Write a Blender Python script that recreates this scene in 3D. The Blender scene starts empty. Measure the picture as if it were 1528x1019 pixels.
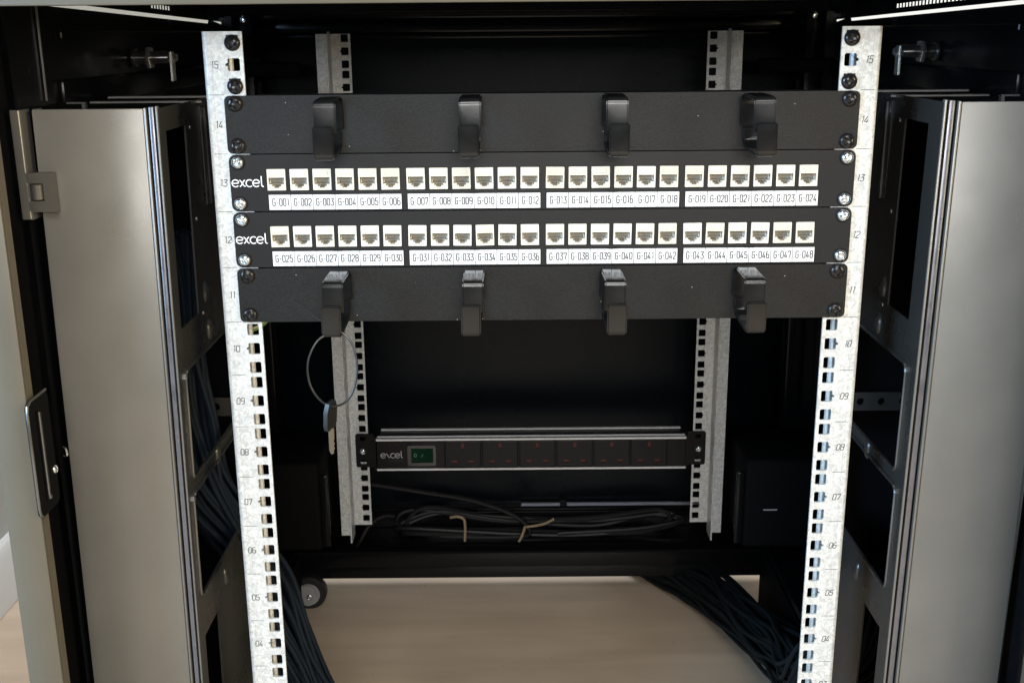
import bpy, bmesh, math, random
from mathutils import Vector, Matrix
random.seed(7)
R = math.radians
S = bpy.context.scene
COL = S.collection

# ------------------------------------------------------------------ camera
cd = bpy.data.cameras.new('camera'); cam = bpy.data.objects.new('camera', cd); COL.objects.link(cam)
cr = Vector((0.99996593, -0.0020442, -0.007997)); cu = Vector((0.0082523, 0.26803304, 0.96337438))
cf = cr.cross(cu) * -1
M = Matrix((cr, cu, -cf)).transposed().to_4x4()
M.translation = Vector((-0.02433, -0.86425, 0.66691))
cam.matrix_world = M
cd.sensor_fit = 'HORIZONTAL'; cd.sensor_width = 36; cd.lens = 1660.34 / 1528 * 36
cd.clip_start = 0.02; cd.clip_end = 60
S.camera = cam

# ------------------------------------------------------------------ light
w = bpy.data.worlds.new('World'); S.world = w; w.use_nodes = True
bg = w.node_tree.nodes['Background']
bg.inputs['Color'].default_value = (0.86, 0.93, 1.0, 1); bg.inputs['Strength'].default_value = 0.15

def area(name, loc, target, sx, sy, power, color):
    l = bpy.data.lights.new(name, 'AREA'); l.shape = 'RECTANGLE'; l.size = sx; l.size_y = sy
    l.energy = power; l.color = color
    o = bpy.data.objects.new(name, l); COL.objects.link(o)
    o.location = loc
    o.rotation_euler = (Vector(target) - Vector(loc)).to_track_quat('-Z', 'Y').to_euler()
    return o
area('ceiling_light', (0.20, -2.25, 2.35), (0, .1, .40), 1.3, .8, 52, (1.0, .985, .955))
area('front_fill_light', (0.15, -2.7, 1.15), (0, .3, .2), 1.2, .7, 44, (1.0, .985, .96))  # added low frontal fill that brightens the rear rails and power strip
area('cool_fill_light', (-2.0, -1.4, 1.0), (.35, 0, .15), 1.0, 1.2, 108, (.46, .72, 1.0))  # added cool fill from the left to tint the right column cover
area('warm_fill_light', (2.0, -1.4, 0.9), (-.35, 0, .10), 1.0, 1.2, 52, (1.0, .82, .50))  # added warm fill from the right to tint the left column cover
area('back_wall_fill_light', (2.4, 3.4, 1.9), (2.3, 5.5, .8), 2.4, .6, 90, (.94, .97, 1.0))  # added lamp aimed at the back wall so the roof gaps show white
area('side_wall_fill_light', (.1, 2.3, 2.3), (-.5, 1.2, .3), 1.2, .8, 60, (.92, .96, 1.0))  # added lamp behind the cabinet, brightens the left wall and rear floor

vs = S.view_settings
S.display_settings.display_device = 'sRGB'
vs.view_transform = 'Standard'; vs.look = 'None'; vs.exposure = -0.30; vs.gamma = 1.0; vs.use_curve_mapping = False
S.render.engine = 'CYCLES'

# ------------------------------------------------------------------ materials
MAT = {}
def mat(name, color, rough=.5, metal=0.0, spec=.5, coat=0.0, noise=None, bump=None, specks=None, fn=None, rnoise=None):
    """noise=(scale, amount, detail) colour variation; bump=(scale, strength, dist); specks=(scale, radius, gate, colour)"""
    m = bpy.data.materials.new(name); m.use_nodes = True
    nt = m.node_tree; N = nt.nodes; L = nt.links
    p = N['Principled BSDF']
    p.inputs['Roughness'].default_value = rough; p.inputs['Metallic'].default_value = metal
    p.inputs['Specular IOR Level'].default_value = spec; p.inputs['Coat Weight'].default_value = coat
    p.inputs['Base Color'].default_value = (*color, 1)
    tc = N.new('ShaderNodeTexCoord'); co = tc.outputs['Object']
    cur = None
    if noise:
        n = N.new('ShaderNodeTexNoise'); n.inputs['Scale'].default_value = noise[0]; n.inputs['Detail'].default_value = noise[2]
        n.inputs['Roughness'].default_value = .6
        L.new(co, n.inputs['Vector'])
        mr = N.new('ShaderNodeMapRange'); mr.inputs['From Min'].default_value = .3; mr.inputs['From Max'].default_value = .7
        mr.inputs['To Min'].default_value = 1 - noise[1]; mr.inputs['To Max'].default_value = 1 + noise[1]
        L.new(n.outputs['Fac'], mr.inputs['Value'])
        mx = N.new('ShaderNodeVectorMath'); mx.operation = 'SCALE'; mx.inputs[0].default_value = color
        L.new(mr.outputs['Result'], mx.inputs['Scale'])
        cur = mx.outputs['Vector']
    if rnoise:
        n = N.new('ShaderNodeTexNoise'); n.inputs['Scale'].default_value = rnoise[0]; n.inputs['Detail'].default_value = 4
        L.new(co, n.inputs['Vector'])
        mr = N.new('ShaderNodeMapRange'); mr.inputs['From Min'].default_value = .3; mr.inputs['From Max'].default_value = .7
        mr.inputs['To Min'].default_value = rough - rnoise[1]; mr.inputs['To Max'].default_value = rough + rnoise[1]
        L.new(n.outputs['Fac'], mr.inputs['Value']); L.new(mr.outputs['Result'], p.inputs['Roughness'])
    if specks:
        v = N.new('ShaderNodeTexVoronoi'); v.inputs['Scale'].default_value = specks[0]
        L.new(co, v.inputs['Vector'])
        lt = N.new('ShaderNodeMath'); lt.operation = 'LESS_THAN'; lt.inputs[1].default_value = specks[1]
        L.new(v.outputs['Distance'], lt.inputs[0])
        sp = N.new('ShaderNodeSeparateColor'); L.new(v.outputs['Color'], sp.inputs['Color'])
        gt = N.new('ShaderNodeMath'); gt.operation = 'GREATER_THAN'; gt.inputs[1].default_value = specks[2]
        L.new(sp.outputs[0], gt.inputs[0])
        mu = N.new('ShaderNodeMath'); mu.operation = 'MULTIPLY'
        L.new(lt.outputs[0], mu.inputs[0]); L.new(gt.outputs[0], mu.inputs[1])
        mix = N.new('ShaderNodeMix'); mix.data_type = 'RGBA'
        L.new(mu.outputs[0], mix.inputs['Factor'])
        if cur: L.new(cur, mix.inputs['A'])
        else: mix.inputs['A'].default_value = (*color, 1)
        mix.inputs['B'].default_value = (*specks[3], 1)
        cur = mix.outputs['Result']
    if cur: L.new(cur, p.inputs['Base Color'])
    if bump:
        n = N.new('ShaderNodeTexNoise'); n.inputs['Scale'].default_value = bump[0]; n.inputs['Detail'].default_value = 3
        L.new(co, n.inputs['Vector'])
        b = N.new('ShaderNodeBump'); b.inputs['Strength'].default_value = bump[1]; b.inputs['Distance'].default_value = bump[2]
        L.new(n.outputs['Fac'], b.inputs['Height']); L.new(b.outputs['Normal'], p.inputs['Normal'])
    if fn: fn(nt, p, co)
    MAT[name] = m
    return m

def galv(nt, p, co):
    N = nt.nodes; L = nt.links
    v = N.new('ShaderNodeTexVoronoi'); v.inputs['Scale'].default_value = 420; v.inputs['Randomness'].default_value = 1
    n = N.new('ShaderNodeTexNoise'); n.inputs['Scale'].default_value = 190; n.inputs['Detail'].default_value = 5
    n2 = N.new('ShaderNodeTexNoise'); n2.inputs['Scale'].default_value = 420; n2.inputs['Detail'].default_value = 2
    va = N.new('ShaderNodeVectorMath'); va.operation = 'SCALE'; va.inputs['Scale'].default_value = .012
    L.new(co, n.inputs['Vector']); L.new(n.outputs['Color'], va.inputs[0]); L.new(co, n2.inputs['Vector'])
    ad = N.new('ShaderNodeVectorMath'); L.new(co, ad.inputs[0]); L.new(va.outputs[0], ad.inputs[1])
    L.new(ad.outputs[0], v.inputs['Vector'])
    sp = N.new('ShaderNodeSeparateColor'); L.new(v.outputs['Color'], sp.inputs['Color'])
    a = N.new('ShaderNodeMath'); a.operation = 'ADD'; L.new(sp.outputs[0], a.inputs[0]); L.new(n.outputs['Fac'], a.inputs[1])
    mr = N.new('ShaderNodeMapRange'); mr.inputs['From Min'].default_value = .3; mr.inputs['From Max'].default_value = 1.7
    mr.inputs['To Min'].default_value = .50; mr.inputs['To Max'].default_value = .83
    L.new(a.outputs[0], mr.inputs['Value'])
    cc = N.new('ShaderNodeCombineColor')
    for i, k in enumerate((.985, 1.0, .985)):
        q = N.new('ShaderNodeMath'); q.operation = 'MULTIPLY'; q.inputs[1].default_value = k
        L.new(mr.outputs['Result'], q.inputs[0]); L.new(q.outputs[0], cc.inputs[i])
    L.new(cc.outputs[0], p.inputs['Base Color'])
    r = N.new('ShaderNodeMapRange'); r.inputs['To Min'].default_value = .36; r.inputs['To Max'].default_value = .55
    L.new(sp.outputs[1], r.inputs['Value']); L.new(r.outputs['Result'], p.inputs['Roughness'])
    b = N.new('ShaderNodeBump'); b.inputs['Strength'].default_value = .25; b.inputs['Distance'].default_value = .0006
    L.new(n2.outputs['Fac'], b.inputs['Height']); L.new(b.outputs['Normal'], p.inputs['Normal'])
mat('galvanised', (.7, .7, .68), .45, .30, fn=galv)
mat('powder_black', (.010, .0098, .0096), .42, spec=.27, noise=(700, .35, 2), bump=(1150, .5, .0005), specks=(150, .06, .74, (.35, .34, .31)))
mat('panel_black', (.011, .011, .0115), .38, spec=.36, noise=(25, .10, 4), bump=(1300, .15, .0003), specks=(60, .02, .75, (.28, .27, .25)))
mat('ring_plastic', (.0085, .0085, .0085), .18, spec=.5, noise=(60, .2, 4), rnoise=(50, .08), specks=(170, .05, .86, (.3, .3, .28)))
mat('satin_grey', (.166, .158, .141), .36, .28, noise=(7, .13, 7), rnoise=(10, .10), bump=(1000, .12, .0003), specks=(60, .03, .90, (.34, .32, .28)))
mat('column_black', (.070, .069, .066), .30, .62, rnoise=(14, .10))
mat('strip_grey', (.165, .165, .185), .30, .6, rnoise=(60, .08), noise=(50, .1, 3))
mat('gloss_black', (.005, .0054, .0064), .22, spec=.25, rnoise=(12, .06))
mat('door_black', (.0022, .0042, .0066), .28, spec=.14, rnoise=(6, .06), bump=(1100, .08, .0002))
mat('deep_black', (.0028, .0028, .0034), .75, spec=.10)
mat('black_screw', (.018, .017, .018), .24, .3, rnoise=(400, .1))
mat('zinc_screw', (.74, .80, .84), .20, .95, rnoise=(300, .08))
mat('steel', (.62, .62, .60), .25, .9)
mat('aluminium', (.90, .90, .89), .45, .10, noise=(300, .06, 2))
mat('cream_plastic', (.67, .635, .55), .38, noise=(120, .05, 3))
mat('socket_grey', (.42, .40, .355), .4, noise=(400, .15, 3))
mat('contact_metal', (.16, .14, .105), .4, .6)
mat('cream_plastic_warm', (.66, .615, .515), .38, noise=(120, .06, 3)); mat('cream_plastic_pale', (.69, .665, .60), .36, noise=(120, .05, 3))
mat('card_white', (.76, .76, .765), .45, noise=(200, .02, 2))
mat('ink_grey', (.05, .05, .05), .6)
mat('ink_rail', (.035, .034, .033), .6)
mat('logo_white', (.82, .82, .81), .5)
mat('logo_dim', (.45, .45, .45), .5)
mat('switch_green', (.006, .034, .018), .18, spec=.6, coat=.4)
mat('switch_cover', (.045, .04, .037), .15, spec=.6)
mat('switch_mark', (.12, .26, .17), .4)
mat('socket_black', (.006, .006, .0065), .35, spec=.25)
mat('shutter_red', (.12, .034, .028), .4, spec=.2)
mat('cable_blue', (.004, .009, .017), .7, spec=.2, noise=(200, .25, 3), bump=(1400, .5, .0006))
mat('cable_dark', (.004, .008, .010), .7, spec=.2, noise=(200, .25, 3), bump=(1400, .4, .0005))
mat('cable_black', (.010, .010, .0105), .5, spec=.3)
mat('tie_tan', (.30, .225, .135), .6)
mat('cord_grey', (.016, .016, .016), .30)
mat('key_head', (.016, .016, .017), .4, noise=(300, .3, 3))
mat('brass', (.64, .59, .47), .28, .9)
mat('tyre', (.014, .014, .014), .6)
mat('hub_grey', (.33, .33, .33), .5, noise=(80, .08, 3))
mat('bracket_grey', (.032, .030, .028), .45, .3)
mat('gap_light_blue', (.34, .37, .45), .4, .2)
mat('rim_metal', (.16, .16, .16), .2, .85)
mat('grey_edge', (.22, .213, .20), .33, .6, noise=(30, .08, 3))
mat('skirting_white', (.72, .72, .70), .5)
mat('frame_lamp_offset', (.118, .100, .072), .42, .2, noise=(9, .09, 6), rnoise=(13, .08), bump=(1000, .1, .0003))  # cover tone made darker and warmer in colour to offset the cool side lamp
mat('hinge_grey', (.085, .079, .068), .4, .3, noise=(60, .1, 4))
mat('wall_paint', (.46, .46, .43), .8, noise=(4, .03, 3), bump=(300, .1, .0005))

def floor_fn(nt, p, co):
    N = nt.nodes; L = nt.links
    mp = N.new('ShaderNodeMapping'); mp.inputs['Scale'].default_value = (3.2, 26, 1)
    L.new(co, mp.inputs['Vector'])
    n = N.new('ShaderNodeTexNoise'); n.inputs['Scale'].default_value = 1.0; n.inputs['Detail'].default_value = 6; n.inputs['Distortion'].default_value = .6
    L.new(mp.outputs[0], n.inputs['Vector'])
    n2 = N.new('ShaderNodeTexNoise'); n2.inputs['Scale'].default_value = 5; n2.inputs['Detail'].default_value = 5
    L.new(co, n2.inputs['Vector'])
    ad = N.new('ShaderNodeMath'); ad.operation = 'ADD'; L.new(n.outputs['Fac'], ad.inputs[0]); L.new(n2.outputs['Fac'], ad.inputs[1])
    rp = N.new('ShaderNodeValToRGB'); e = rp.color_ramp.elements
    e[0].position = .30; e[0].color = (.46, .352, .250, 1); e[1].position = .72; e[1].color = (.68, .540, .400, 1)
    hv = N.new('ShaderNodeMath'); hv.operation = 'MULTIPLY'; hv.inputs[1].default_value = .5; L.new(ad.outputs[0], hv.inputs[0])
    L.new(hv.outputs[0], rp.inputs['Fac'])
    v = N.new('ShaderNodeTexVoronoi'); v.inputs['Scale'].default_value = 34; L.new(co, v.inputs['Vector'])
    lt = N.new('ShaderNodeMath'); lt.operation = 'LESS_THAN'; lt.inputs[1].default_value = .03; L.new(v.outputs['Distance'], lt.inputs[0])
    mix = N.new('ShaderNodeMix'); mix.data_type = 'RGBA'; L.new(lt.outputs[0], mix.inputs['Factor'])
    L.new(rp.outputs['Color'], mix.inputs['A']); mix.inputs['B'].default_value = (.10, .08, .06, 1)
    L.new(mix.outputs['Result'], p.inputs['Base Color'])
mat('floor_vinyl', (.36, .28, .22), .42, fn=floor_fn)

# ------------------------------------------------------------------ mesh helpers
class MB:
    def __init__(s): s.v = []; s.f = []
    def add(s, vs_, fs):
        o = len(s.v); s.v += [tuple(v) for v in vs_]; s.f += [tuple(i + o for i in f) for f in fs]; return s
    def bm(s, b):
        b.verts.index_update(); return s.add([v.co[:] for v in b.verts], [[v.index for v in f.verts] for f in b.faces])
    def box(s, x0, x1, y0, y1, z0, z1, bev=0, seg=1):
        x0, x1 = min(x0, x1), max(x0, x1)
        if not bev:
            return s.add([(x0,y0,z0),(x1,y0,z0),(x1,y1,z0),(x0,y1,z0),(x0,y0,z1),(x1,y0,z1),(x1,y1,z1),(x0,y1,z1)],
                         [(0,3,2,1),(4,5,6,7),(0,1,5,4),(1,2,6,5),(2,3,7,6),(3,0,4,7)])
        b = bmesh.new(); bmesh.ops.create_cube(b, size=1)
        for v in b.verts: v.co = ((x0+x1)/2 + v.co.x*(x1-x0), (y0+y1)/2 + v.co.y*(y1-y0), (z0+z1)/2 + v.co.z*(z1-z0))
        bmesh.ops.bevel(b, geom=b.edges[:], offset=bev, segments=seg, affect='EDGES', profile=.5)
        s.bm(b); b.free(); return s
    def prism(s, loop, c0, c1, mp):
        n = len(loop)
        vs_ = [mp(a, b, c0) for a, b in loop] + [mp(a, b, c1) for a, b in loop]
        return s.add(vs_, [tuple(range(n))[::-1], tuple(range(n, 2*n))] + [(i, (i+1) % n, (i+1) % n + n, i + n) for i in range(n)])
    def plate(s, outer, holes, c0, c1, mp):
        b = bmesh.new(); es = []; loops = []
        for lp in [outer] + holes:
            vv = [b.verts.new((a, q, 0)) for a, q in lp]; loops.append(vv)
            es += [b.edges.new((vv[i], vv[(i+1) % len(vv)])) for i in range(len(vv))]
        bmesh.ops.triangle_fill(b, use_beauty=True, edges=es)
        b.verts.index_update(); b.verts.ensure_lookup_table()
        flat = [(v.co.x, v.co.y) for v in b.verts]; tri = [[v.index for v in f.verts] for f in b.faces]; n = len(flat)
        vs_ = [mp(a, q, c0) for a, q in flat] + [mp(a, q, c1) for a, q in flat]
        fs = [tuple(t) for t in tri] + [tuple(i + n for i in reversed(t)) for t in tri]
        for lp in loops:
            ids = [v.index for v in lp]; k = len(ids)
            fs += [(ids[i], ids[(i+1) % k], ids[(i+1) % k] + n, ids[i] + n) for i in range(k)]
        b.free(); return s.add(vs_, fs)
    def tube(s, path, r, n=8, closed=False, caps=True):
        P = [Vector(p) for p in path]; m = len(P); rings = []; nrm = None
        for i in range(m):
            if closed: t = P[(i+1) % m] - P[i-1]
            else: t = P[min(i+1, m-1)] - P[max(i-1, 0)]
            if t.length < 1e-9: t = Vector((0, 0, 1))
            t.normalize()
            if nrm is None:
                nrm = t.orthogonal().normalized()
            else:
                nrm = (nrm - t * nrm.dot(t))
                nrm = nrm.normalized() if nrm.length > 1e-6 else t.orthogonal().normalized()
            bn = t.cross(nrm)
            rr = r[i] if isinstance(r, (list, tuple)) else r
            rings.append([P[i] + (nrm * math.cos(a) + bn * math.sin(a)) * rr for a in [2*math.pi*k/n for k in range(n)]])
        vs_ = [v for g in rings for v in g]; fs = []
        for i in range(m if closed else m-1):
            j = (i+1) % m
            fs += [(i*n+k, i*n+(k+1) % n, j*n+(k+1) % n, j*n+k) for k in range(n)]
        if not closed and caps: fs += [tuple(range(n))[::-1], tuple((m-1)*n+k for k in range(n))]
        return s.add(vs_, fs)
    def lathe(s, prof, mp, n=24):
        """prof (r, h) ; mp(x, y, h)"""
        vs_ = []; fs = []; m = len(prof)
        for r, h in prof:
            for k in range(n): a = 2*math.pi*k/n; vs_.append(mp(r*math.cos(a), r*math.sin(a), h))
        for i in range(m-1):
            fs += [(i*n+k, i*n+(k+1) % n, (i+1)*n+(k+1) % n, (i+1)*n+k) for k in range(n)]
        fs += [tuple(range(n))[::-1], tuple((m-1)*n+k for k in range(n))]
        return s.add(vs_, fs)
    def ribbon(s, path, wd, mp, c, closed=False):
        """flat mitred stroke in the (a, b) plane at height c"""
        P = [Vector((a, b)) for a, b in path]; m = len(P); vs_ = []
        for i in range(m):
            p0 = P[i-1] if (closed or i) else None; p1 = P[(i+1) % m] if (closed or i < m-1) else None
            d0 = (P[i]-p0).normalized() if p0 is not None else None; d1 = (p1-P[i]).normalized() if p1 is not None else None
            if d0 is None: d0 = d1
            if d1 is None: d1 = d0
            n0 = Vector((-d0.y, d0.x)); n1 = Vector((-d1.y, d1.x)); q = n0 + n1
            q = q.normalized() if q.length > 1e-6 else n0
            k = min(1/max(q.dot(n0), .35), 2.2) * wd/2
            vs_ += [mp(*(P[i]+q*k), c), mp(*(P[i]-q*k), c)]
        fs = [(2*i, 2*i+1, (2*i+3) % (2*m), (2*i+2) % (2*m)) for i in range(m if closed else m-1)]
        return s.add(vs_, fs)
    def shear(s, k, z0):
        s.v = [(x + k*(z-z0), y, z) for x, y, z in s.v]; return s
    def mesh(s, name, m, origin=(0, 0, 0), angle=35):
        me = bpy.data.meshes.new(name)
        me.from_pydata([(x-origin[0], y-origin[1], z-origin[2]) for x, y, z in s.v], [], s.f)
        b = bmesh.new(); b.from_mesh(me); bmesh.ops.recalc_face_normals(b, faces=b.faces[:]); b.to_mesh(me); b.free()
        me.polygons.foreach_set('use_smooth', [True]*len(me.polygons)); me.set_sharp_from_angle(angle=R(angle))
        me.materials.append(MAT[m]); me.update()
        return me

def wpos(o):
    p = Vector((0, 0, 0))
    while o: p += o.location; o = o.parent
    return p
def put(name, me, parent=None, loc=(0, 0, 0)):
    """link a mesh at a world location under parent (parents are never rotated or scaled)"""
    o = bpy.data.objects.new(name, me); COL.objects.link(o)
    o.location = Vector(loc) - (wpos(parent) if parent else Vector((0, 0, 0)))
    if parent: o.parent = parent
    return o
def part(name, mb, m, parent=None, origin=None, angle=35):
    if origin is None:
        xs, ys, zs = zip(*mb.v); origin = ((min(xs)+max(xs))/2, (min(ys)+max(ys))/2, min(zs))
    return put(name, mb.mesh(name, m, origin, angle), parent, origin)
def thing(name, loc, label, cat, group=None):
    o = bpy.data.objects.new(name, None); COL.objects.link(o); o.location = loc; o.empty_display_size = .02
    return tag(o, label, cat, group)
def tag(o, label, cat=None, group=None):
    o['label'] = label
    if cat: o['category'] = cat
    if group: o['group'] = group
    return o
def struct(o): o['kind'] = 'structure'; return o

XZ = lambda a, b, c: (a, c, b)            # plate facing -Y : a = x, b = z, c = y
YZ = lambda a, b, c: (c, a, b)            # plate facing X : a = y, b = z
XY = lambda a, b, c: (a, b, c)
def rect(a0, a1, b0, b1): return [(a0, b0), (a1, b0), (a1, b1), (a0, b1)]
def rrect(a0, a1, b0, b1, r, n=4):
    out = []
    for cx_, cy_, s0 in ((a1-r, b0+r, -90), (a1-r, b1-r, 0), (a0+r, b1-r, 90), (a0+r, b0+r, 180)):
        for k in range(n+1):
            a = R(s0 + 90*k/n); out.append((cx_ + r*math.cos(a), cy_ + r*math.sin(a)))
    return out
def catmull(P, k=8, closed=False):
    P = [Vector(p) for p in P]; out = []; n = len(P)
    for i in range(n if closed else n-1):
        if closed: a, b, c, d = P[i-1], P[i], P[(i+1) % n], P[(i+2) % n]
        else: a, b, c, d = P[max(i-1, 0)], P[i], P[i+1], P[min(i+2, n-1)]
        for j in range(k):
            t = j/k
            out.append(.5*((2*b)+(c-a)*t+(2*a-5*b+4*c-d)*t*t+(3*b-a-3*c+d)*t**3))
    if not closed: out.append(P[-1])
    return out
U = .04445

# ------------------------------------------------------------------ setting
FZ = -.14
fl = MB(); fl.add([(-6, -6, FZ), (6, -6, FZ), (6, 6, FZ), (-6, 6, FZ)], [(0, 1, 2, 3)])
struct(part('floor', fl, 'floor_vinyl', origin=(0, 0, FZ)))
wl = MB().box(-.88, -.78, .1, 6, FZ, 2.4)
struct(part('wall', wl, 'wall_paint'))
struct(part('back_wall', MB().box(-.78, 6, 5.5, 5.6, FZ, 2.4), 'skirting_white'))
sk = MB().prism([(-.7795, FZ+.001), (-.762, FZ+.001), (-.762, FZ+.082), (-.768, FZ+.092), (-.7795, FZ+.094)], .1, 6, lambda a, b, c: (a, c, b))
struct(part('skirting_board', sk, 'skirting_white'))

# ------------------------------------------------------------------ cabinet
CAB = thing('server_cabinet', (0, .28, FZ), 'black open fronted network cabinet on castors with galvanised mounting rails', 'cabinet')

# screws: polar height field with a cross recess, axis along -Y
def screw_mesh(name, rad, h, m, cup=None, rw=.15):
    mb = MB(); n = 48; rings = [0, .10, .17, .24, .32, .40, .48, .56, .66, .78, .88, .95, 1.0]
    vs_ = []; fs = []
    for i, q in enumerate(rings):
        for k in range(n):
            a = 2*math.pi*k/n; x = q*math.cos(a); z = q*math.sin(a)
            y = h*(max(0, 1-q**2.6))**.6
            arm = min(max(abs(x), abs(z))/.56, 1)
            if min(abs(x), abs(z)) < rw*(1.15-.35*arm) and max(abs(x), abs(z)) < .56: y -= h*.55*(1.1-.5*arm)
            vs_.append((x*rad, -y, z*rad))
    for k in range(n): vs_.append((rad*math.cos(2*math.pi*k/n), .0006, rad*math.sin(2*math.pi*k/n)))
    m_ = len(rings)+1
    for i in range(m_-1): fs += [(i*n+k, i*n+(k+1) % n, (i+1)*n+(k+1) % n, (i+1)*n+k) for k in range(n)]
    mb.add(vs_, fs)
    return mb.mesh(name, m, angle=40)
SB = screw_mesh('screw_black', .0061, .0030, 'black_screw', rw=.17)
SZ = screw_mesh('screw_zinc', .0047, .0026, 'zinc_screw', rw=.17)
cupm = MB().lathe([(.0057, 0), (.0057, -.0005), (.0052, -.0011), (.0040, -.0011)], lambda x, y, h: (x, h, y), 28).mesh('cup_washer', 'black_screw')
nutm = MB().box(-.0047, .0047, 0, .004, -.0047, .0047, .0004).mesh('cage_nut', 'deep_black')
def screw(parent, me, x, y, z, cup=False):
    o = put('screw', me, parent, (x, y, z)); o.rotation_euler = (R(random.uniform(-3, 3)), random.uniform(0, 6.28), R(random.uniform(-3, 3)))
    return o

# ------------------------------------------------------------------ stroke lettering
c_ = .11
W_ = .5
G = {'0': [([(c_, 0), (W_-c_, 0), (W_, c_), (W_, 1-c_), (W_-c_, 1), (c_, 1), (0, 1-c_), (0, c_)], True)],
     '1': [([(.08, .88), (.22, 1), (.22, 0)], False)],
     '2': [([(0, .80), (0, 1-c_), (c_, 1), (W_-c_, 1), (W_, 1-c_), (W_, .62), (0, .10), (0, .0), (W_, 0)], False)],
     '3': [([(0, 1), (W_, 1), (W_, .9), (.22, .58), (W_-c_, .54), (W_, .44), (W_, c_), (W_-c_, 0), (c_, 0), (0, c_), (0, .2)], False)],
     '4': [([(.30, 1), (0, .28), (0, .2), (W_, .2)], False), ([(.36, .5), (.36, 0)], False)],
     '5': [([(W_, 1), (.03, 1), (.03, .56), (W_-c_, .58), (W_, .48), (W_, c_), (W_-c_, 0), (c_, 0), (0, c_), (0, .2)], False)],
     '6': [([(W_-.08, 1), (c_+.05, 1), (0, 1-c_), (0, c_), (c_, 0), (W_-c_, 0), (W_, c_), (W_, .46), (W_-c_, .56), (.02, .56)], False)],
     '7': [([(0, .84), (0, 1), (W_, 1), (W_, .9), (.20, 0)], False)],
     '8': [([(c_, .54), (0, .44), (0, c_), (c_, 0), (W_-c_, 0), (W_, c_), (W_, .44), (W_-c_, .54), (W_, .64), (W_, 1-c_), (W_-c_, 1), (c_, 1), (0, 1-c_), (0, .64)], True), ([(c_, .54), (W_-c_, .54)], False)],
     '9': [([(.08, 0), (W_-c_-.05, 0), (W_, c_), (W_, 1-c_), (W_-c_, 1), (c_, 1), (0, 1-c_), (0, .54), (c_, .44), (W_-.02, .44)], False)],
     'G': [([(W_, .82), (W_, 1-c_), (W_-c_, 1), (c_, 1), (0, 1-c_), (0, c_), (c_, 0), (W_-c_, 0), (W_, c_), (W_, .50), (.24, .50)], False)],
     '-': [([(0, .48), (.34, .48)], False)]}
ADV = {'-': .34, '1': .30}
def stroke_text(txt, h, wd, gap, m, sx=.72, ital=0.0):
    mb = MB(); tot = sum(ADV.get(ch, W_) * sx for ch in txt) + gap*(len(txt)-1); x = -tot/2; c = 0
    for ch in txt:
        for path, cl in G[ch]:
            mb.ribbon([((x+a*sx+ital*(b-.5))*h, (b-.5)*h) for a, b in path], wd, XZ, c, cl); c -= .00001
        x += ADV.get(ch, W_)*sx + gap
    return mb.mesh('lettering', m)
def arc(cx, cy, rx, ry, a0, a1, n=14): return [(cx+rx*math.cos(R(a0+(a1-a0)*k/n)), cy+ry*math.sin(R(a0+(a1-a0)*k/n))) for k in range(n+1)]
def logo(wd_total, m, wd=.16, gapped=False):
    """lower case rounded wordmark, unit x height 1"""
    mb = MB(); c = 0
    st = []
    def e(x): return [arc(x+.52, .5, .50, .5, -42, -346, 22), [(x+.06, .50), (x+.99, .52)]]
    st += e(0)
    st += [[(1.12, .98), (1.30, .82), (1.72, .16), (1.94, .02)]]
    if not gapped: st += [[(1.92, .98), (1.72, .82), (1.32, .16), (1.12, .02)]]
    st += [arc(2.56, .5, .50, .5, 48, 312, 18)]
    st += e(3.02)
    st += [[(4.30, 1.52), (4.30, .26), (4.36, .10), (4.48, .02), (4.60, .03)]]
    k = wd_total/4.6
    for path in st:
        mb.ribbon([((a-2.3)*k, (b-.5)*k) for a, b in path], wd*k, XZ, c); c -= .00001
    return mb.mesh('logo', m)

HX = .2325
TICK = MB().add([XZ(-.0055, -.00018, 0), XZ(.0055, -.00018, 0), XZ(.0055, .00018, 0), XZ(-.0055, .00018, 0)], [(0, 1, 2, 3)]).mesh('unit_tick', 'ink_rail')
def hole(cx, cz, s, notch):
    h = .0047; c = .0009; o = s   # notch on the outer side
    pts = [(cx-h, cz-h+c), (cx-h+c, cz-h), (cx+h-c, cz-h), (cx+h, cz-h+c)]
    right = [(cx+h, cz-.0012), (cx+h+.0016, cz-.0008), (cx+h+.0016, cz+.0008), (cx+h, cz+.0012)] if (notch and o > 0) else []
    left = [(cx-h, cz+.0012), (cx-h-.0016, cz+.0008), (cx-h-.0016, cz-.0008), (cx-h, cz-.0012)] if (notch and o < 0) else []
    return pts + right + [(cx+h, cz+h-c), (cx+h-c, cz+h), (cx-h+c, cz+h), (cx-h, cz+h-c)] + left
def holes(s, xc):
    out = []
    for n in range(15):
        for k, dz in enumerate((.00635, .02223, .0381)): out.append(hole(s*xc, n*U+dz, s, k == 1))
    return out
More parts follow.
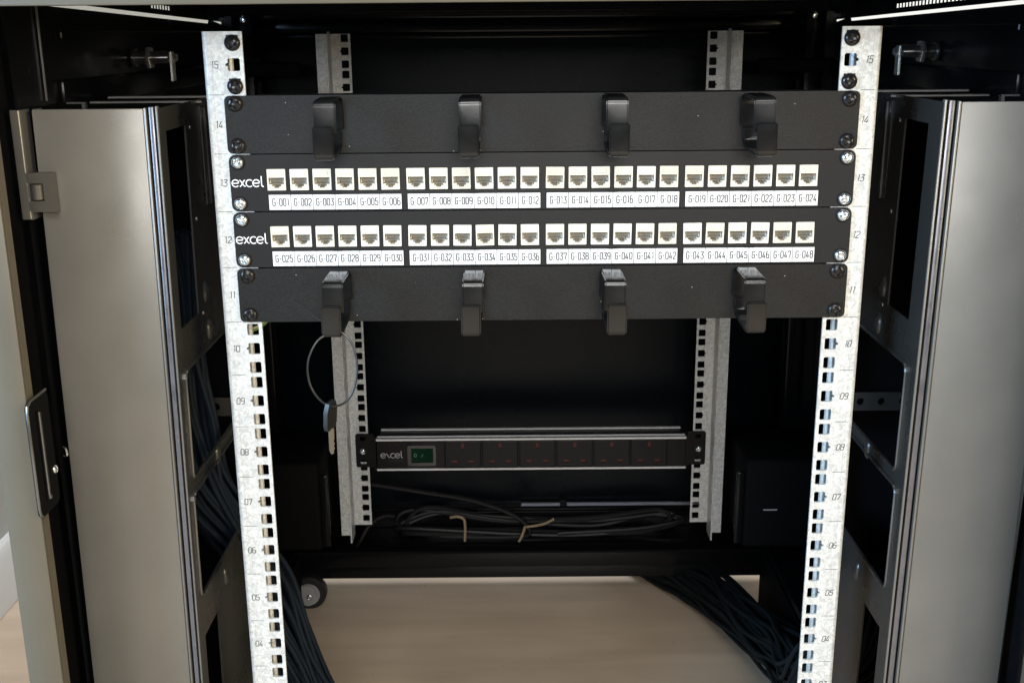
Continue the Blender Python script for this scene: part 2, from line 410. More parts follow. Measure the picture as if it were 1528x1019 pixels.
for s in (-1, 1):
    mb = MB(); zt = 15*U+.002
    mb.plate(rect(.225, .2525, -.004, zt), holes(1, HX), 0, .002, lambda a, b, c: (s*a, c, b))
    # rounded outer bend, flange and rolled inner lip behind the holes
    prof = [(.2525, 0), (.2540, .0004), (.2552, .0014), (.2556, .0030), (.2556, .0180), (.2545, .0200), (.2400, .0200), (.2378, .0192), (.2366, .0172),
            (.2372, .0150), (.2390, .0140), (.2408, .0146), (.2412, .0165), (.2400, .0182), (.2530, .0182), (.2538, .0172), (.2538, .0034), (.2534, .0024), (.2525, .0020)]
    mb.prism([(s*a, b) for a, b in prof], -.004, zt, lambda a, b, c: (a, b, c))
    rail = part('mounting_rail', mb, 'galvanised', CAB)
    rail['label'] = 'bright galvanised front mounting rail with unit numbers, on the %s' % ('left' if s < 0 else 'right')
    for n in range(3, 15):
        put('unit_tick', TICK, rail, (s*.2470, -.00012, n*U))
    scr = MB().add([XZ(s*.2492, 3*U, -.00006), XZ(s*.24932, 3*U, -.00006), XZ(s*.24932, 15*U, -.00006), XZ(s*.2492, 15*U, -.00006)], [(0, 1, 2, 3)])
    part('scribe_line', scr, 'hub_grey', rail)
    for n in range(3, 16):
        put('unit_number', stroke_text('%02d' % n, .0051, .00058, .18, 'ink_rail', 1.0, .08 if s < 0 else .22), rail, (s*.2468, -.00012, (n-.5)*U))
    for dz in (.00635, .0381):
        screw(rail, SB, s*HX, -.0006, 14*U+dz); put('cage_nut', nutm, rail, (s*HX, -.0002, 14*U+dz+.0012))

RY = .586
for s in (-1, 1):
    mb = MB(); zt = 15*U - .001
    mb.plate(rect(.225, .2495, -.004, zt), holes(1, HX), RY, RY+.002, lambda a, b, c: (s*a, c, b))
    mb.box(s*.2495, s*.2515, RY-.030, RY+.0015, -.018, zt)
    mb.box(s*.2517, s*.2615, RY-.0305, RY-.028, -.006, zt)
    mb.box(s*.2615, s*.2635, RY-.0305, RY-.010, -.006, zt)
    for z in range(16):
        mb.box(s*.2494, s*.2489, RY-.026, RY-.010, z*U*.95+.01, z*U*.95+.035)
    rail = part('mounting_rail', mb, 'galvanised', CAB)
    rail['label'] = 'shaded galvanised rear mounting rail with square holes, on the %s' % ('left' if s < 0 else 'right')

# roof, sides and rear
mb = MB().box(-.402, .402, -.102, -.098, .6855, .745, .0012, 2); part('top_beam', mb, 'frame_lamp_offset', CAB)
mb = MB().box(-.39, .39, -.097, -.070, .6875, .700); part('top_beam_return', mb, 'gloss_black', CAB)
mb = MB().box(-.402, .402, -.0975, .70, .7005, .704); part('roof', mb, 'gloss_black', CAB)
for k, (y, z) in enumerate(((.18, .6925), (.45, .689), (.53, .6875))):
    part('roof_ridge', MB().box(-.368, .368, y, y+.016, z, .7003, .001), 'gloss_black', CAB)
for s in (-1, 1):
    X = s*.374
    def slant(y): return (.6872 - (y-.05)*.019) if s > 0 else (.6912 - (y-.05)*.021)
    vent = MB()
    def pane(y0, y1, lo, hi): vent.add([(X, y0, slant(y0)+lo), (X, y1, slant(y1)+lo), (X, y1, min(slant(y1)+hi, .7003)), (X, y0, min(slant(y0)+hi, .7003))], [(0, 1, 2, 3)])
    y = .085 if s > 0 else .27
    pane(-.06, y, 0, .03)
    while y < .33:
        pane(y, y+.0050, 0, .0052); pane(y, y+.0050, .0092, .03); pane(y+.0050, y+.0092, 0, .03); y += .0092
    pane(y, .56, 0, .03)
    part('roof_vent_strip', vent, 'gloss_black', CAB)
    mb = MB().plate([(-.03, -.10), (.62, -.10), (.62, slant(.62)-.004), (.535, slant(.535)-.0035+.006), (.53, slant(.53)-.0022), (.03, slant(.03)-.0022), (.025, slant(.02)+.002), (-.03, slant(-.03)+.002)], [], s*.386, s*.388, YZ)
    part('side_panel', mb, 'gloss_black', CAB)
    part('side_panel_fold', MB().box(s*.3815, s*.3858, .05, .58, .610, .632, .002, 2), 'gloss_black', CAB)
    part('side_panel_fold', MB().box(s*.3830, s*.3858, .06, .57, .664, .670, .001), 'gloss_black', CAB)
    # quarter-turn cam lock on the side panel
    LY, LZ = .235, .6455
    lk = part('cam_lock', MB().lathe([(.0065, 0), (.0065, .014), (.0060, .0142), (.0060, .034), (.0050, .036)], lambda x, y, h: (s*(.3855-h), LY+x, LZ+y), 20), 'rim_metal', CAB)
    part('lock_nut', MB().lathe([(.0105, .0145), (.0112, .0155), (.0112, .0175), (.0105, .0185)], lambda x, y, h: (s*(.3855-h), LY+x, LZ+y), 6), 'steel', lk)
    part('lock_nut', MB().lathe([(.0085, .0005), (.0095, .0015), (.0095, .0035), (.0085, .0045)], lambda x, y, h: (s*(.3855-h), LY+x, LZ+y), 20), 'rim_metal', lk)
    cm = MB().box(s*.3490, s*.3465, LY-.0055, LY+.0055, LZ-.022, LZ+.006, .0006)
    cm.lathe([(.0042, .0385), (.0042, .042), (.003, .043)], lambda x, y, h: (s*(.3855-h), LY+x, LZ+y), 6)
    part('lock_cam', cm, 'steel', lk)
    # corner posts
    part('rear_post', MB().box(s*.352, s*.372, .600, .640, -.10, .699, .002, 2).box(s*.3725, s*.3855, .585, .6995, -.10, .6995), 'gloss_black', CAB)
    part('post_edge', MB().box(s*.3836, s*.3850, .019, .0202, .618, .697), 'grey_edge', CAB)
    wh = []
    z = .10
    while z < .64:
        wh.append(rrect(-.075, -.060, z, z+.022, .002, 2)); z += .036
    mb = MB().plate(rect(-.0975, .03, -.12, .697), wh, s*.3955, s*.3975, YZ)
    part('front_post', mb, 'gloss_black', CAB)
    part('front_post', MB().box(s*.3992, s*.4012, -.0975, .03, -.12, .697), 'deep_black', CAB)
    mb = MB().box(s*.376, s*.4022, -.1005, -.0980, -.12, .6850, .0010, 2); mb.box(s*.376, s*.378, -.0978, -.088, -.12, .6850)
    part('front_frame', mb, 'frame_lamp_offset', CAB)
    part('base_beam', MB().box(s*.335, s*.39, .17, .598, -.112, -.046, .003), 'gloss_black', CAB)
    part('base_panel', MB().box(s*.331, s*.3345, .20, .597, -.138, -.050, .001), 'deep_black', CAB)

part('rear_door', MB().box(-.3855, .3855, .7005, .7045, -.051, .6995, .001), 'door_black', CAB)
part('rear_top_beam', MB().box(-.372, .372, .641, .700, .6665, .680, .002, 2).box(-.372, .372, .66, .700, .6585, .666, .002, 2).box(-.372, .372, .62, .64, .684, .6995, .002, 2), 'gloss_black', CAB)
part('rear_bottom_beam', MB().box(-.389, .389, .601, .640, -.079, -.049, .002, 2).box(-.389, .389, .6405, .70, -.079, -.052).box(-.389, .389, .606, .70, -.099, -.0795, .002, 2), 'gloss_black', CAB)
part('rear_sill', MB().box(-.35, .35, .680, .7000, -.0515, -.030, .001).box(-.35, .35, .688, .7000, -.0297, -.0240, .0008), 'gloss_black', CAB)
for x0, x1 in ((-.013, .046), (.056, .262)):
    part('door_gap_light_strip', MB().box(x0, x1, .6885, .6935, -.0237, -.0190, .0008), 'gap_light_blue', CAB)  # bluish bar colour stands in for light through the gap under the rear door
for s in (-1, 1):
    b = MB().box(s*.275, s*.384, .47, .585, .012, .135, .006, 3)
    bx = part('side_box', b, 'deep_black', CAB)
    part('box_flange', MB().box(s*.264, s*.2742, .47, .476, .018, .118, .002, 2), 'gloss_black', bx)
    if s > 0: part('box_mark', MB().box(s*.300, s*.318, .4688, .4698, .0655, .0672), 'hub_grey' if s > 0 else 'bracket_grey', bx)
    lo = put('bolt', SZ, CAB, (s*.325, .5995, -.036)); lo.rotation_euler = (0, .4, 0)
    put('bolt', SZ, CAB, (s*.362, .5995, .684))
part('interior_shelf', MB().box(-.384, .384, .586, .60, -.050, -.0465), 'deep_black', CAB)
part('side_rail', MB().box(-.384, -.352, .25, .59, .121, .134, .003), 'deep_black', CAB)
part('side_rail', MB().box(.352, .384, .25, .59, .121, .134, .003), 'deep_black', CAB)
for s in (-1, 1):
    part('side_rail', MB().box(s*.290, s*.384, .58, .598, .615, .632, .003), 'deep_black', CAB)

# castor
cw = part('castor_wheel', MB().lathe([(.014, -.009), (.0225, -.009), (.025, -.006), (.025, .006), (.0225, .009), (.014, .009)], lambda x, y, h: (-.322+x, .60+h, -.1148+y), 36), 'tyre', CAB)
cw['label'] = 'black rubber castor wheel below the rear beam'
part('hub', MB().lathe([(.0165, -.0105), (.0165, -.0095)], lambda x, y, h: (-.322+x, .60+h, -.1148+y), 28), 'hub_grey', cw)
part('fork', MB().prism([(-.341, -.1185), (-.336, -.128), (-.322, -.1315), (-.312, -.127), (-.309, -.118), (-.312, -.106), (-.318, -.0995), (-.336, -.0995)], .586, .5885, XZ), 'hub_grey', cw)
o = put('axle_bolt', SZ, cw, (-.320, .5858, -.117)); o.rotation_euler = (0, .6, 0)

# side columns beside the rails
K, Z0 = .012, .615
for s, xi, xd, xo in ((-1, .2835, .2945, .3765), (1, .2945, .3080, .3930)):
    side = 'left' if s < 0 else 'right'
    YF = -.030; ZT = .6145
    cover = MB().box(s*xd, s*xo, YF, YF+.0022, -.12, ZT, .0009, 2).box(s*xo, s*(xo-.0015), YF+.0024, YF+.016, -.12, ZT)
    cv = part('column_cover', cover.shear(K, Z0), 'satin_grey', CAB)
    cv['label'] = 'tall flat satin grey cover plate on the %s of the rack' % side
    wdt = xd - xi
    for k, (f0, f1, yy, mm) in enumerate(((.80, .97, YF-.0008, 'grey_edge'), (.32, .66, YF+.0006, 'strip_grey'), (.02, .16, YF-.0014, 'grey_edge'))):
        part('edge_strip', MB().box(s*(xi+wdt*f0), s*(xi+wdt*f1), yy, yy+.006, -.12, ZT+.0006*(k+1), .0008, 2).shear(K, Z0), mm, CAB)
    part('column_channel', MB().box(s*(xi+.0005), s*(xd-.0003), YF+.0070, YF+.0085, -.12, ZT-.001).shear(K, Z0), 'deep_black', CAB)
    dx = .010 if s > 0 else 0
    w1 = rect(-.014+dx, .038+dx, .4425, .597); w2 = rrect(-.016+dx*.4, .138, .316, .408, .007); w3 = rrect(-.020+dx*.4, .138, .211, .304, .007); w4 = [(-.014+dx*.4, -.10), (.030+dx*.4, -.10), (.030+dx*.4, .172), (-.014+dx*.4, .172)]
    F = MB().plate(rect(YF, .160, -.12, ZT), [w1, w2, w3, w4], s*xi, s*(xi+.0015), YZ)
    wall_ = part('column_side', F.shear(K, Z0), 'column_black', CAB)
    for wn in (w2, w3):
        part('window_rim', MB().tube([YZ(a, b, s*(xi-.0006)) for a, b in wn], .0017, 8, closed=True).shear(K, Z0), 'rim_metal', wall_)
    for (yy, zz) in ((.060, .456), (.064, .352+.07), (.062, .308), (.06, .19)):
        part('dimple', MB().lathe([(.0065, 0), (.0055, .0015), (.003, .0028)], lambda x, y, h: (s*(xi-h), yy+x*.8, zz+y*1.5), 14).shear(K, Z0), 'column_black', wall_)
    for zz in (.595, .52, .44):
        part('rivet', MB().lathe([(.0022, 0), (.0019, .0009), (.001, .0014)], lambda x, y, h: (s*(xi-h), .050+dx+x, zz+y), 10).shear(K, Z0), 'rim_metal', wall_)
    # folded strip near the rail and inner walls
    st = MB().tube([(s*(xi-.002), .088, z) for z in (.527, .535, .540, .546, .59, .596, .60, .608)], [.0016, .0016, .0026, .0016, .0016, .0026, .0016, .0016], 8)
    part('edge_bead', st.box(s*(xi-.0012), s*xi, .080, .090, .527, .609), 'rim_metal', wall_)
    part('column_back', MB().box(s*xi, s*.384, .1605, .1620, -.12, ZT).box(s*.3825, s*.3845, YF+.02, .160, -.12, ZT).shear(K, Z0), 'deep_black', CAB)
    lip = MB().box(s*(xi+.001), s*.380, YF+.0030, .158, ZT-.0035, ZT-.0020)
    part('column_top', lip, 'deep_black', CAB)
    for yy, zz in ((.075, ZT-.0012), (.118, ZT+.0005)):
        part('top_bar', MB().box(s*(xi-.004), s*.372, yy, yy+.004, zz-.0012, zz+.0008, .0004), 'grey_edge', CAB)
    part('top_clip', MB().box(s*.338, s*.3405, YF+.004, YF+.008, ZT-.001, ZT+.0045).box(s*.338, s*.352, YF+.005, YF+.007, ZT+.0035, ZT+.0048), 'rim_metal', CAB)
    slots = MB()
    for zz in (.555, .51, .465):
        slots.tube([(s*.365, a, b) for a, b in rrect(.02, .045, zz-.016, zz+.016, .009, 4)], .0008, 6, closed=True)
    part('inner_slot', slots, 'bracket_grey', CAB)
    br = MB().plate(rect(.288, .381, .318, .336), [[(x0+.0036*math.cos(a*math.pi/6), .327+.0036*math.sin(a*math.pi/6)) for a in range(12)] for x0 in (.305, .325, .345)], .135, .137, lambda a, b, c: (s*a, c, b))
    part('cable_bracket', br, 'bracket_grey', CAB)

# left frame fittings: hinge, hinge strip, latch plate
hg = MB().plate([(-.3835, .5405), (-.3625, .5405), (-.3640, .5695), (-.3825, .5695)][0:0] or [(-.3820, .5400), (-.3635, .5400), (-.3635, .5692), (-.3820, .5692), (-.3820, .5612), (-.3715, .5612), (-.3715, .5482), (-.3820, .5482)], [], -.0375, -.0315, XZ)
hinge = part('hinge', hg, 'hinge_grey', CAB)
part('knuckle', MB().lathe([(.0042, .5490), (.0046, .5495), (.0046, .5600), (.0042, .5605)], lambda x, y, h: (-.3768+x, -.0350+y, h), 16), 'hinge_grey', hinge)
part('hinge_strip', MB().box(-.3905, -.3835, -.036, -.034, .534, .6145, .0006).box(-.3835, -.3822, -.0355, -.02, .534, .6145), 'grey_edge', CAB)
part('edge_clip', MB().tube(catmull([(-.3830, -.031, .351), (-.3800, -.034, .350), (-.3795, -.034, .345), (-.3835, -.031, .3435)], 5), .0009, 6), 'steel', CAB)
lp = MB().plate(rrect(-.106, -.070, .322, .412, .006, 5), [rrect(-.094, -.0905, .331, .403, .0016, 3)], -.3735, -.3755, YZ)
latch = part('latch_plate', lp, 'deep_black', CAB)
part('latch_rim', MB().tube([(-.3738, a, b) for a, b in ([(-.072, .4125), (-.100, .4118), (-.1045, .4095), (-.1062, .405), (-.1062, .330), (-.1048, .325), (-.101, .3220)])], .0011, 8), 'rim_metal', latch)
part('latch_rod', MB().tube([(-.3730, -.0885, .4005), (-.3730, -.0885, .3335)], .0014, 8).lathe([(.0001, .331), (.0018, .332), (.0020, .3335), (.0018, .335)], lambda x, y, h: (-.3730+x, -.0885+y, h), 10), 'rim_metal', latch)
o = put('screw', SZ, latch, (-.3733, -.073, .349)); o.rotation_euler = (0, 0, R(90)); o.scale = (.7, .7, .7)

# ------------------------------------------------------------------ rack panels
PW = .2413
def face(z0, h, rad=.004):
    return rrect(-PW, PW, z0, z0+h, rad, 4)
def ring_mesh():
    """open cable ring: strap bent in the YZ plane, closed by an overlapping front tongue; origin at plate"""
    wx, t = .008, .0022
    top, bot, dep = .0205, -.0215, -.0455
    def strap(path, x0, x1):
        mb = MB(); P = [Vector(p) for p in path]; ins = []; m = len(P)
        out = []
        for i in range(m):
            d0 = (P[i]-P[i-1]).normalized() if i else (P[1]-P[0]).normalized(); d1 = (P[i+1]-P[i]).normalized() if i < m-1 else d0
            n = Vector((-(d0+d1).y, (d0+d1).x)).normalized(); out.append((P[i]+n*t/2, P[i]-n*t/2))
        loop = [o[0][:] for o in out] + [o[1][:] for o in reversed(out)]
        b = bmesh.new(); vs0 = [b.verts.new(YZ(a, q, x0)) for a, q in loop]; vs1 = [b.verts.new(YZ(a, q, x1)) for a, q in loop]; n = len(loop); m2 = len(out)
        for i in range(n): b.faces.new((vs0[i], vs0[(i+1) % n], vs1[(i+1) % n], vs1[i]))
        for i in range(m2-1):
            b.faces.new((vs0[i], vs0[i+1], vs0[n-2-i], vs0[n-1-i])); b.faces.new((vs1[i], vs1[i+1], vs1[n-2-i], vs1[n-1-i]))
        bmesh.ops.recalc_face_normals(b, faces=b.faces[:])
        sharp = [e for e in b.edges if len(e.link_faces) == 2 and e.calc_face_angle(0) > R(50)]
        bmesh.ops.bevel(b, geom=sharp, offset=.0011, segments=3, affect='EDGES')
        mb.bm(b); b.free(); return mb
    def rr(pts, r=.004): # round the inner corners of a polyline
        out = [pts[0]]
        for i in range(1, len(pts)-1):
            p, a, c = Vector(pts[i]), Vector(pts[i-1]), Vector(pts[i+1]); d0 = (a-p).normalized(); d1 = (c-p).normalized()
            for k in range(6):
                q = k/5; u = p + d0*r*(1-q)**2 + d1*r*q**2; out.append(u[:])
        return out + [pts[-1]]
    up = strap(rr([(-.0012, -.004), (-.0012, top-.004), (-.007, top), (dep, top-.001), (dep, -.004)]), -wx, wx)
    lo = strap(rr([(-.0012, -.004), (-.0012, bot+.006), (-.010, bot+.0025), (dep-.0026, bot), (dep-.0026, .0025)]), -wx-.0012, wx-.0022)
    return up, lo
ru, rl = ring_mesh()
RU = ru.mesh('ring_upper', 'ring_plastic'); RL = rl.mesh('ring_tongue', 'ring_plastic')

def cable_manager(unit, label):
    zb = (unit-1)*U
    t = thing('cable_manager', (0, 0, zb), label, 'cable manager', 'cable managers in the rack')
    z0, h = zb+.0004, U-.0010
    pl = MB().plate(face(z0, h), [], -.0022, -.0002, XZ)
    part('faceplate', pl, 'powder_black', t)
    part('return_edge', MB().box(-.2190, .2190, -.0018, .020, z0+h-.0016, z0+h+.0002, .0004).box(-.2190, .2190, -.0018, .020, z0-.0002, z0+.0014, .0004), 'powder_black', t)
    for i, x in enumerate((-.1590, -.0535, .0530, .1585)):
        o = put('cable_ring', RU, t, (x, -.0022, zb+U/2)); o.rotation_euler = (0, R(random.uniform(-1, 1)), R(random.uniform(-1.5, 1.5)))
        q = bpy.data.objects.new('ring_tongue', RL); COL.objects.link(q); q.parent = o
        if x > .1 or i == 2: q.scale = (-1, 1, 1)
        o.location.z += random.uniform(-.0004, .0004)
    for s in (-1, 1):
        for dz in (.00635, .0381): screw(t, SB, s*.2335, -.0026, zb+dz)
    return t
cable_manager(14, 'black cable manager with four rings, above the two rows of white ports')
cable_manager(11, 'black cable manager with four rings, below the two rows of white ports')

# keystone jack: face with stepped opening, pocket and contacts; origin = centre of the face
def jack_meshes():
    wx, hz = .0071, .0082
    op = [(-.0060, .0016), (-.0060, -.0036), (-.0036, -.0036), (-.0036, -.0052), (-.0020, -.0052), (-.0020, -.0064), (.0020, -.0064), (.0020, -.0052), (.0036, -.0052), (.0036, -.0036), (.0060, -.0036), (.0060, .0016)][::-1]
    mb = MB().plate(rrect(-wx, wx, -hz, hz, .0004, 2), [op], -.0012, .0070, XZ)
    sk_ = MB().box(-wx+.0003, wx-.0003, .0071, .0090, -hz, hz)                # pocket back
    mb.box(-.0045, .0045, -.0016, -.0011, .0032, .0062, .0003)               # raised shutter panel above the opening
    sk_.add([(-.0046, .0012, .0008), (.0046, .0012, .0008), (.0046, .0066, -.0030), (-.0046, .0066, -.0030), (-.0046, .0005, .0004), (.0046, .0005, .0004), (.0046, .0066, -.0036), (-.0046, .0066, -.0036)],
           [(0, 1, 2, 3), (7, 6, 5, 4), (0, 4, 5, 1), (2, 6, 7, 3), (1, 5, 6, 2), (0, 3, 7, 4)])
    sk_.box(-.0057, -.0047, .0022, .0070, -.0030, .0014).box(.0047, .0057, .0022, .0070, -.0030, .0014)
    c = MB()
    for k in range(8):
        x = -.00357 + k*.00102
        c.box(x-.0003, x+.0003, -.0004, .0006, -.0002, .0014)
    c.box(-.0018, .0018, .0040, .0046, -.0062, -.0042)
    return [mb.mesh('jack', m) for m in ('cream_plastic', 'cream_plastic_warm', 'cream_plastic_pale')], c.mesh('contacts', 'contact_metal'), sk_.mesh('socket', 'socket_grey')
JM, JC, JS = jack_meshes()
CARD = MB().box(-.00836, .00836, -.0006, 0, -.0058, .0058).mesh('label_card', 'card_white')
LOGO = logo(.0245, 'logo_white')

def patch_panel(unit, first, label):
    zb = (unit-1)*U; zc = zb+U/2
    t = thing('patch_panel', (0, 0, zb), label, 'patch panel', 'patch panels in the rack')
    z0, h = zb+.0004, U-.0009
    jz = zb+.0247
    hs = []
    jx = []
    for g in range(4):
        for k in range(6): jx.append(-.2122 + g*.1077 + k*.01762 + .00665)
    for x in jx: hs.append(rect(x-.0074, x+.0074, jz-.0086, jz+.0086))
    part('faceplate', MB().plate(face(z0, h, .005), hs, -.0020, -.0002, XZ), 'panel_black', t)
    part('return_edge', MB().box(-.2190, .2190, -.0016, .022, z0+h-.0012, z0+h+.0002, .0004).box(-.2190, .2190, -.0016, .022, z0-.0002, z0+.0010, .0004), 'panel_black', t)
    part('back_box', MB().box(-.218, .218, .0105, .030, z0+.002, z0+h-.002), 'deep_black', t)
    put('logo', LOGO, t, (-.2278, -.00212, zb+.0222))
    for i, x in enumerate(jx):
        o = put('jack', random.choice(JM), t, (x, -.0012+random.uniform(-.0002, .0003), jz)); o.rotation_euler = (R(random.uniform(-2, 2)), R(random.uniform(-1.0, 1.0)), R(random.uniform(-2.2, 2.2)))
        q = bpy.data.objects.new('contacts', JC); COL.objects.link(q); q.parent = o
        q = bpy.data.objects.new('socket', JS); COL.objects.link(q); q.parent = o
        g, k = divmod(i, 6); lx = -.2122 + g*.1077 + .0515 + (k-2.5)*.01720
        o = put('label_card', CARD, t, (lx, -.0023, zb+.0073))
        put('lettering', stroke_text('G-%03d' % (first+i), .0053, .00072, .20, 'ink_grey'), o, (lx+.0006, -.0030, zb+.0074))
    for g in range(4):
        x = -.2122 + g*.1077 + .0515
        part('label_holder', MB().box(x-.0518, x+.0518, -.0023, -.0021, zb+.0009, zb+.0013).box(x-.004, x+.004, -.0034, -.0021, zb+.0131, zb+.0140, .0003), 'panel_black', t)
    for s in (-1, 1):
        for dz in (.00635, .0381):
            put('cup_washer', cupm, t, (s*.2345, -.0020, zb+dz)); screw(t, SZ, s*.2345, -.0030, zb+dz)
    return t
patch_panel(13, 1, 'upper black patch panel whose white port labels run from G-001 to G-024')
patch_panel(12, 25, 'lower black patch panel whose white port labels run from G-025 to G-048')

# ------------------------------------------------------------------ power strip on the rear rails
PY = .566
zb = .0865; zt = .1315; zm = (zb+zt)/2
pdu = thing('power_strip', (0, PY, zb), 'black six socket power strip with silver edges and green switch, on the rear rails', 'power strip')
part('body', MB().box(-.2115, .2125, PY+.0020, PY+.042, zb+.001, zt-.001, .001), 'socket_black', pdu)
for z0, z1 in ((zb-.0005, zb+.0022), (zt-.0022, zt+.0006)):
    part('edge_strip', MB().box(-.2120, .2130, PY-.0015, PY+.004, z0, z1, .0006), 'aluminium', pdu)
for y0, y1, dx in ((PY+.0085, PY+.0110, .0), (PY+.036, PY+.041, .002)):
    part('top_fin', MB().box(-.2110+dx, .2120-dx, y0, y1, zt-.0008, zt+.0012, .0004), 'aluminium', pdu)
part('end_panel', MB().box(-.2112, -.1190, PY-.0001, PY+.0019, zb+.0026, zt-.0026, .0003), 'socket_black', pdu)
part('end_panel', MB().box(.1870, .2122, PY-.0001, PY+.0019, zb+.0026, zt-.0026, .0003), 'socket_black', pdu)
stile = MB().plate(rrect(-.0248, .0248, -.0196, .0196, .0012, 2), [rect(-.0020, .0020, .0082, .0162), rect(-.0150, -.0080, -.0130, -.0088), rect(.0080, .0150, -.0130, -.0088)], -.0008, .0014, XZ).tube([XZ(a, b, -.0008) for a, b in rrect(-.0240, .0240, -.0188, .0188, .0015, 3)], .0005, 5, closed=True).mesh('socket', 'socket_black')
sshut = MB().box(-.0030, .0030, .0012, .0018, .0075, .0170).box(-.016, -.007, .0012, .0018, -.0135, -.0083).box(.007, .016, .0012, .0018, -.0135, -.0083).mesh('shutter', 'shutter_red')
for k in range(6):
    x = -.0932 + k*.0511
    o = put('socket', stile, pdu, (x, PY, zm)); q = bpy.data.objects.new('shutter', sshut); COL.objects.link(q); q.parent = o
sw = part('switch', MB().plate(rrect(-.1690, -.1300, zm-.0150, zm+.0145, .002, 3), [rect(-.1640, -.1340, zm-.0105, zm+.0105)], PY-.004, PY-.0002, XZ), 'switch_cover', pdu)
part('rocker', MB().prism([(-.1636, PY-.0016), (-.1500, PY-.0030), (-.1344, PY-.0058), (-.1344, PY), (-.1636, PY)], zm-.0100, zm+.0100, lambda a, b, c: (a, b, c)), 'switch_green', sw)
mk = MB().ribbon(arc(-.1585, zm, .0018, .0024, 0, 330, 12), .0008, XZ, PY-.0024, True).ribbon([(-.1500, zm-.0022), (-.1478, zm+.0020)], .0009, XZ, PY-.0046)
part('switch_mark', mk, 'switch_mark', sw)
put('logo', logo(.0300, 'logo_dim', .17, True), pdu, (-.1910, PY-.0004, zm-.001))
part('caption', MB().box(-.1955, -.1760, PY-.0005, PY-.0003, zm-.0085, zm-.0079), 'ink_grey', pdu)
for s in (-1, 1):
    e = MB().plate(rrect(min(s*.2145, s*.2425), max(s*.2145, s*.2425), zb-.002, zt+.002, .003, 3), [rrect(s*HX-.0045, s*HX+.0045, zt-.0085, zt-.0022, .002, 3), rrect(s*HX-.0045, s*HX+.0045, zb+.0022, zb+.0085, .002, 3)], RY-.0035, RY-.0012, XZ)
    e.box(s*.2132, s*.2160, PY+.004, RY-.0012, zb-.002, zt+.002)
    ear = part('mounting_ear', e, 'socket_black', pdu)
    screw(pdu, SZ, s*HX, RY-.0040, zm-.001)

# power cord: leaves the strip, then a flat coil on the rear beam
pts = [(-.235, .600, .052), (-.222, .612, .046), (-.146, .62, .029), (-.088, .62, .018), (-.035, .618, .000), (-.006, .616, -.020), (-.006, .618, -.038), (-.06, .622, -.043)]
for k in range(4):
    j = lambda q: random.uniform(-q, q)
    pts += [(-.15+j(.015), .628+j(.006), -.040+.004*k), (-.190+j(.010), .645+j(.006), -.032+j(.006)), (-.150+j(.02), .660, -.016+j(.006)), (-.04, .655+j(.005), -.026+j(.007)), (.09, .650+j(.006), -.030+j(.008)),
            (.185+j(.02), .655, -.018+j(.006)), (.213+j(.012), .645, -.028), (.16, .632+j(.004), -.041+.002*k), (.04, .628+j(.006), -.038+j(.004))]
cp = [Vector(p) for p in catmull(pts, 7)]
for v in cp: v.z = max(v.z, -.0445)
cord = thing('mains_lead', (0, .64, -.049), 'coiled black mains cord lying on the rear beam under the power strip', 'cord')
part('cable', MB().tube(cp, .0036, 8), 'cable_black', cord)
part('cable_tie', MB().tube(catmull([(-.116, .612, -.006), (-.104, .611, -.004), (-.096, .611, -.009), (-.0945, .612, -.022), (-.0955, .613, -.044)], 4), .0021, 6), 'tie_tan', cord)
part('cable_tie', MB().tube(catmull([(.034, .612, -.009), (.018, .611, -.017), (-.006, .611, -.021)], 4), .0019, 6).tube(catmull([(-.008, .611, -.020), (-.012, .612, -.034), (-.017, .613, -.045)], 4), .0022, 6), 'tie_tan', cord)
wisp = part('rear_rail_lead', MB().tube(catmull([(-.222, .60, -.004), (-.232, .595, -.012), (-.243, .59, -.030), (-.25, .60, -.044)], 5), .0022, 6).tube(catmull([(-.222, .603, -.004), (-.208, .605, .001), (-.196, .61, -.002)], 5), .0022, 6), 'cord_grey', cord)

# ------------------------------------------------------------------ data cable bundles
def bundle(path, n, rad, r, m, label, flat=1.0, z_min=None, group=None, twist=1.2):
    base = Vector(path[-1])
    t = thing('cable_bundle', base, label, 'cables', group)
    P = [Vector(p) for p in catmull(path, 9)]; m_ = len(P)
    for i in range(n):
        q = math.sqrt((i+.5)/n); a0 = i*2.39996
        pth = []
        for k in range(m_):
            tg = (P[min(k+1, m_-1)]-P[max(k-1, 0)]).normalized(); sd = tg.cross(Vector((0, 1, .3))).normalized(); up = sd.cross(tg)
            a = a0 + twist*k/m_ + .16*math.sin(k*.30+i)
            ro = rad*q*(1+.12*math.sin(k*.22+i*1.7))
            p = P[k] + sd*math.cos(a)*ro + up*math.sin(a)*ro*flat
            if z_min is not None: p.z = max(p.z, z_min+r)
            pth.append(p)
        part('cable', MB().tube(pth, r, 7), m, t)
    return t
bundle([(-.326, .100, .50), (-.325, .098, .42), (-.324, .098, .34), (-.320, .104, .27), (-.302, .140, .20), (-.284, .185, .125), (-.268, .200, .05), (-.243, .205, -.03), (-.215, .21, -.10), (-.19, .21, -.135)], 46, .026, .0026, 'cable_blue',
       'bundle of dark blue data cables dropping behind the left front rail', z_min=FZ)
bundle([(.02, .98, -.122), (.12, .80, -.122), (.207, .67, -.121), (.258, .575, -.108), (.283, .48, -.095), (.299, .38, -.077), (.305, .30, -.053), (.302, .22, -.03), (.305, .17, .03), (.322, .11, .08), (.33, .08, .17)], 64, .031, .0028, 'cable_dark',
       'bundle of dark data cables rising from the floor behind the right front rail', z_min=FZ, twist=.5)

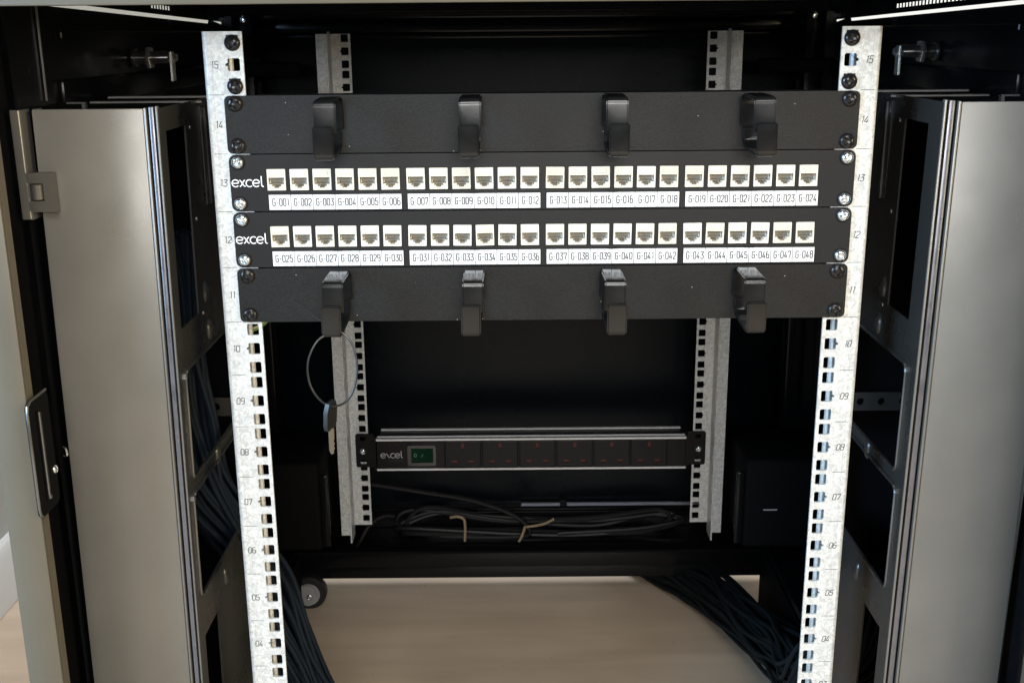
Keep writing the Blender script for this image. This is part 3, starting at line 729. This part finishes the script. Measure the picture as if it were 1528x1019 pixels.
# earth wire glimpsed through the top hole under the lower cable manager, left
ew = thing('earth_wire', (-.235, .03, .43), 'short green earth wire crossing behind the left rail just below the lower cable manager', 'wire')
ep = catmull([(-.262, .034, .417), (-.246, .030, .4275), (-.233, .030, .4335), (-.218, .036, .446), (-.19, .05, .462)], 8)
mat('wire_green', (.13, .26, .05), .4); mat('wire_yellow', (.75, .72, .45), .4)
part('insulation', MB().tube(ep, .0019, 8), 'wire_green', ew)
part('stripe', MB().tube([(p[0], p[1]-.0009, p[2]+.0012) for p in ep], .0010, 6), 'wire_yellow', ew)

# ------------------------------------------------------------------ key on a cord
key = thing('key', (-.163, -.055, .352), 'small key with grey head hanging on a wire loop from the lowest left cable ring', 'key')
lpth = [(-.1600, -.047, .4475), (-.1715, -.052, .4430), (-.1790, -.056, .4280), (-.1785, -.058, .4110), (-.1720, -.059, .3990), (-.1630, -.059, .3930), (-.1530, -.058, .3950), (-.1455, -.056, .4050), (-.1425, -.053, .4220), (-.1455, -.050, .4380), (-.1530, -.047, .4470)]
part('cord', MB().tube(catmull(lpth, 7, closed=True), .00085, 8, closed=True), 'cord_grey', key)
part('cord_end', MB().tube(catmull([(-.1660, -.046, .4560), (-.1740, -.036, .4560), (-.1850, -.022, .4600), (-.1990, -.012, .4655)], 6), .0006, 6), 'bracket_grey', key)
hd = MB().plate([(-.0055, -.012), (.0055, -.012), (.0075, -.008), (.0078, .004), (.005, .0105), (-.005, .0105), (-.0078, .004), (-.0075, -.008)], [[(.0018*math.cos(a*math.pi/5), .0065+.0018*math.sin(a*math.pi/5)) for a in range(10)]], -.0017, .0017, lambda a, b, c: (a, c, b))
hm = hd.mesh('key_head', 'key_head'); o = put('key_head', hm, key, (-.1640, -.0585, .3860)); o.rotation_euler = (R(6), R(-3), R(70))
bl = MB().plate([(-.0022, 0), (-.0022, -.018), (-.0008, -.0215), (.0012, -.0215), (.0012, -.019), (.0024, -.0175), (.0014, -.0155), (.0025, -.0135), (.0015, -.011), (.0024, -.009), (.0024, 0)], [], -.0007, .0007, lambda a, b, c: (a, c, b))
o = put('key_blade', bl.mesh('key_blade', 'brass'), key, (-.1640, -.0590, .3745)); o.rotation_euler = (R(6), R(-5), R(50))
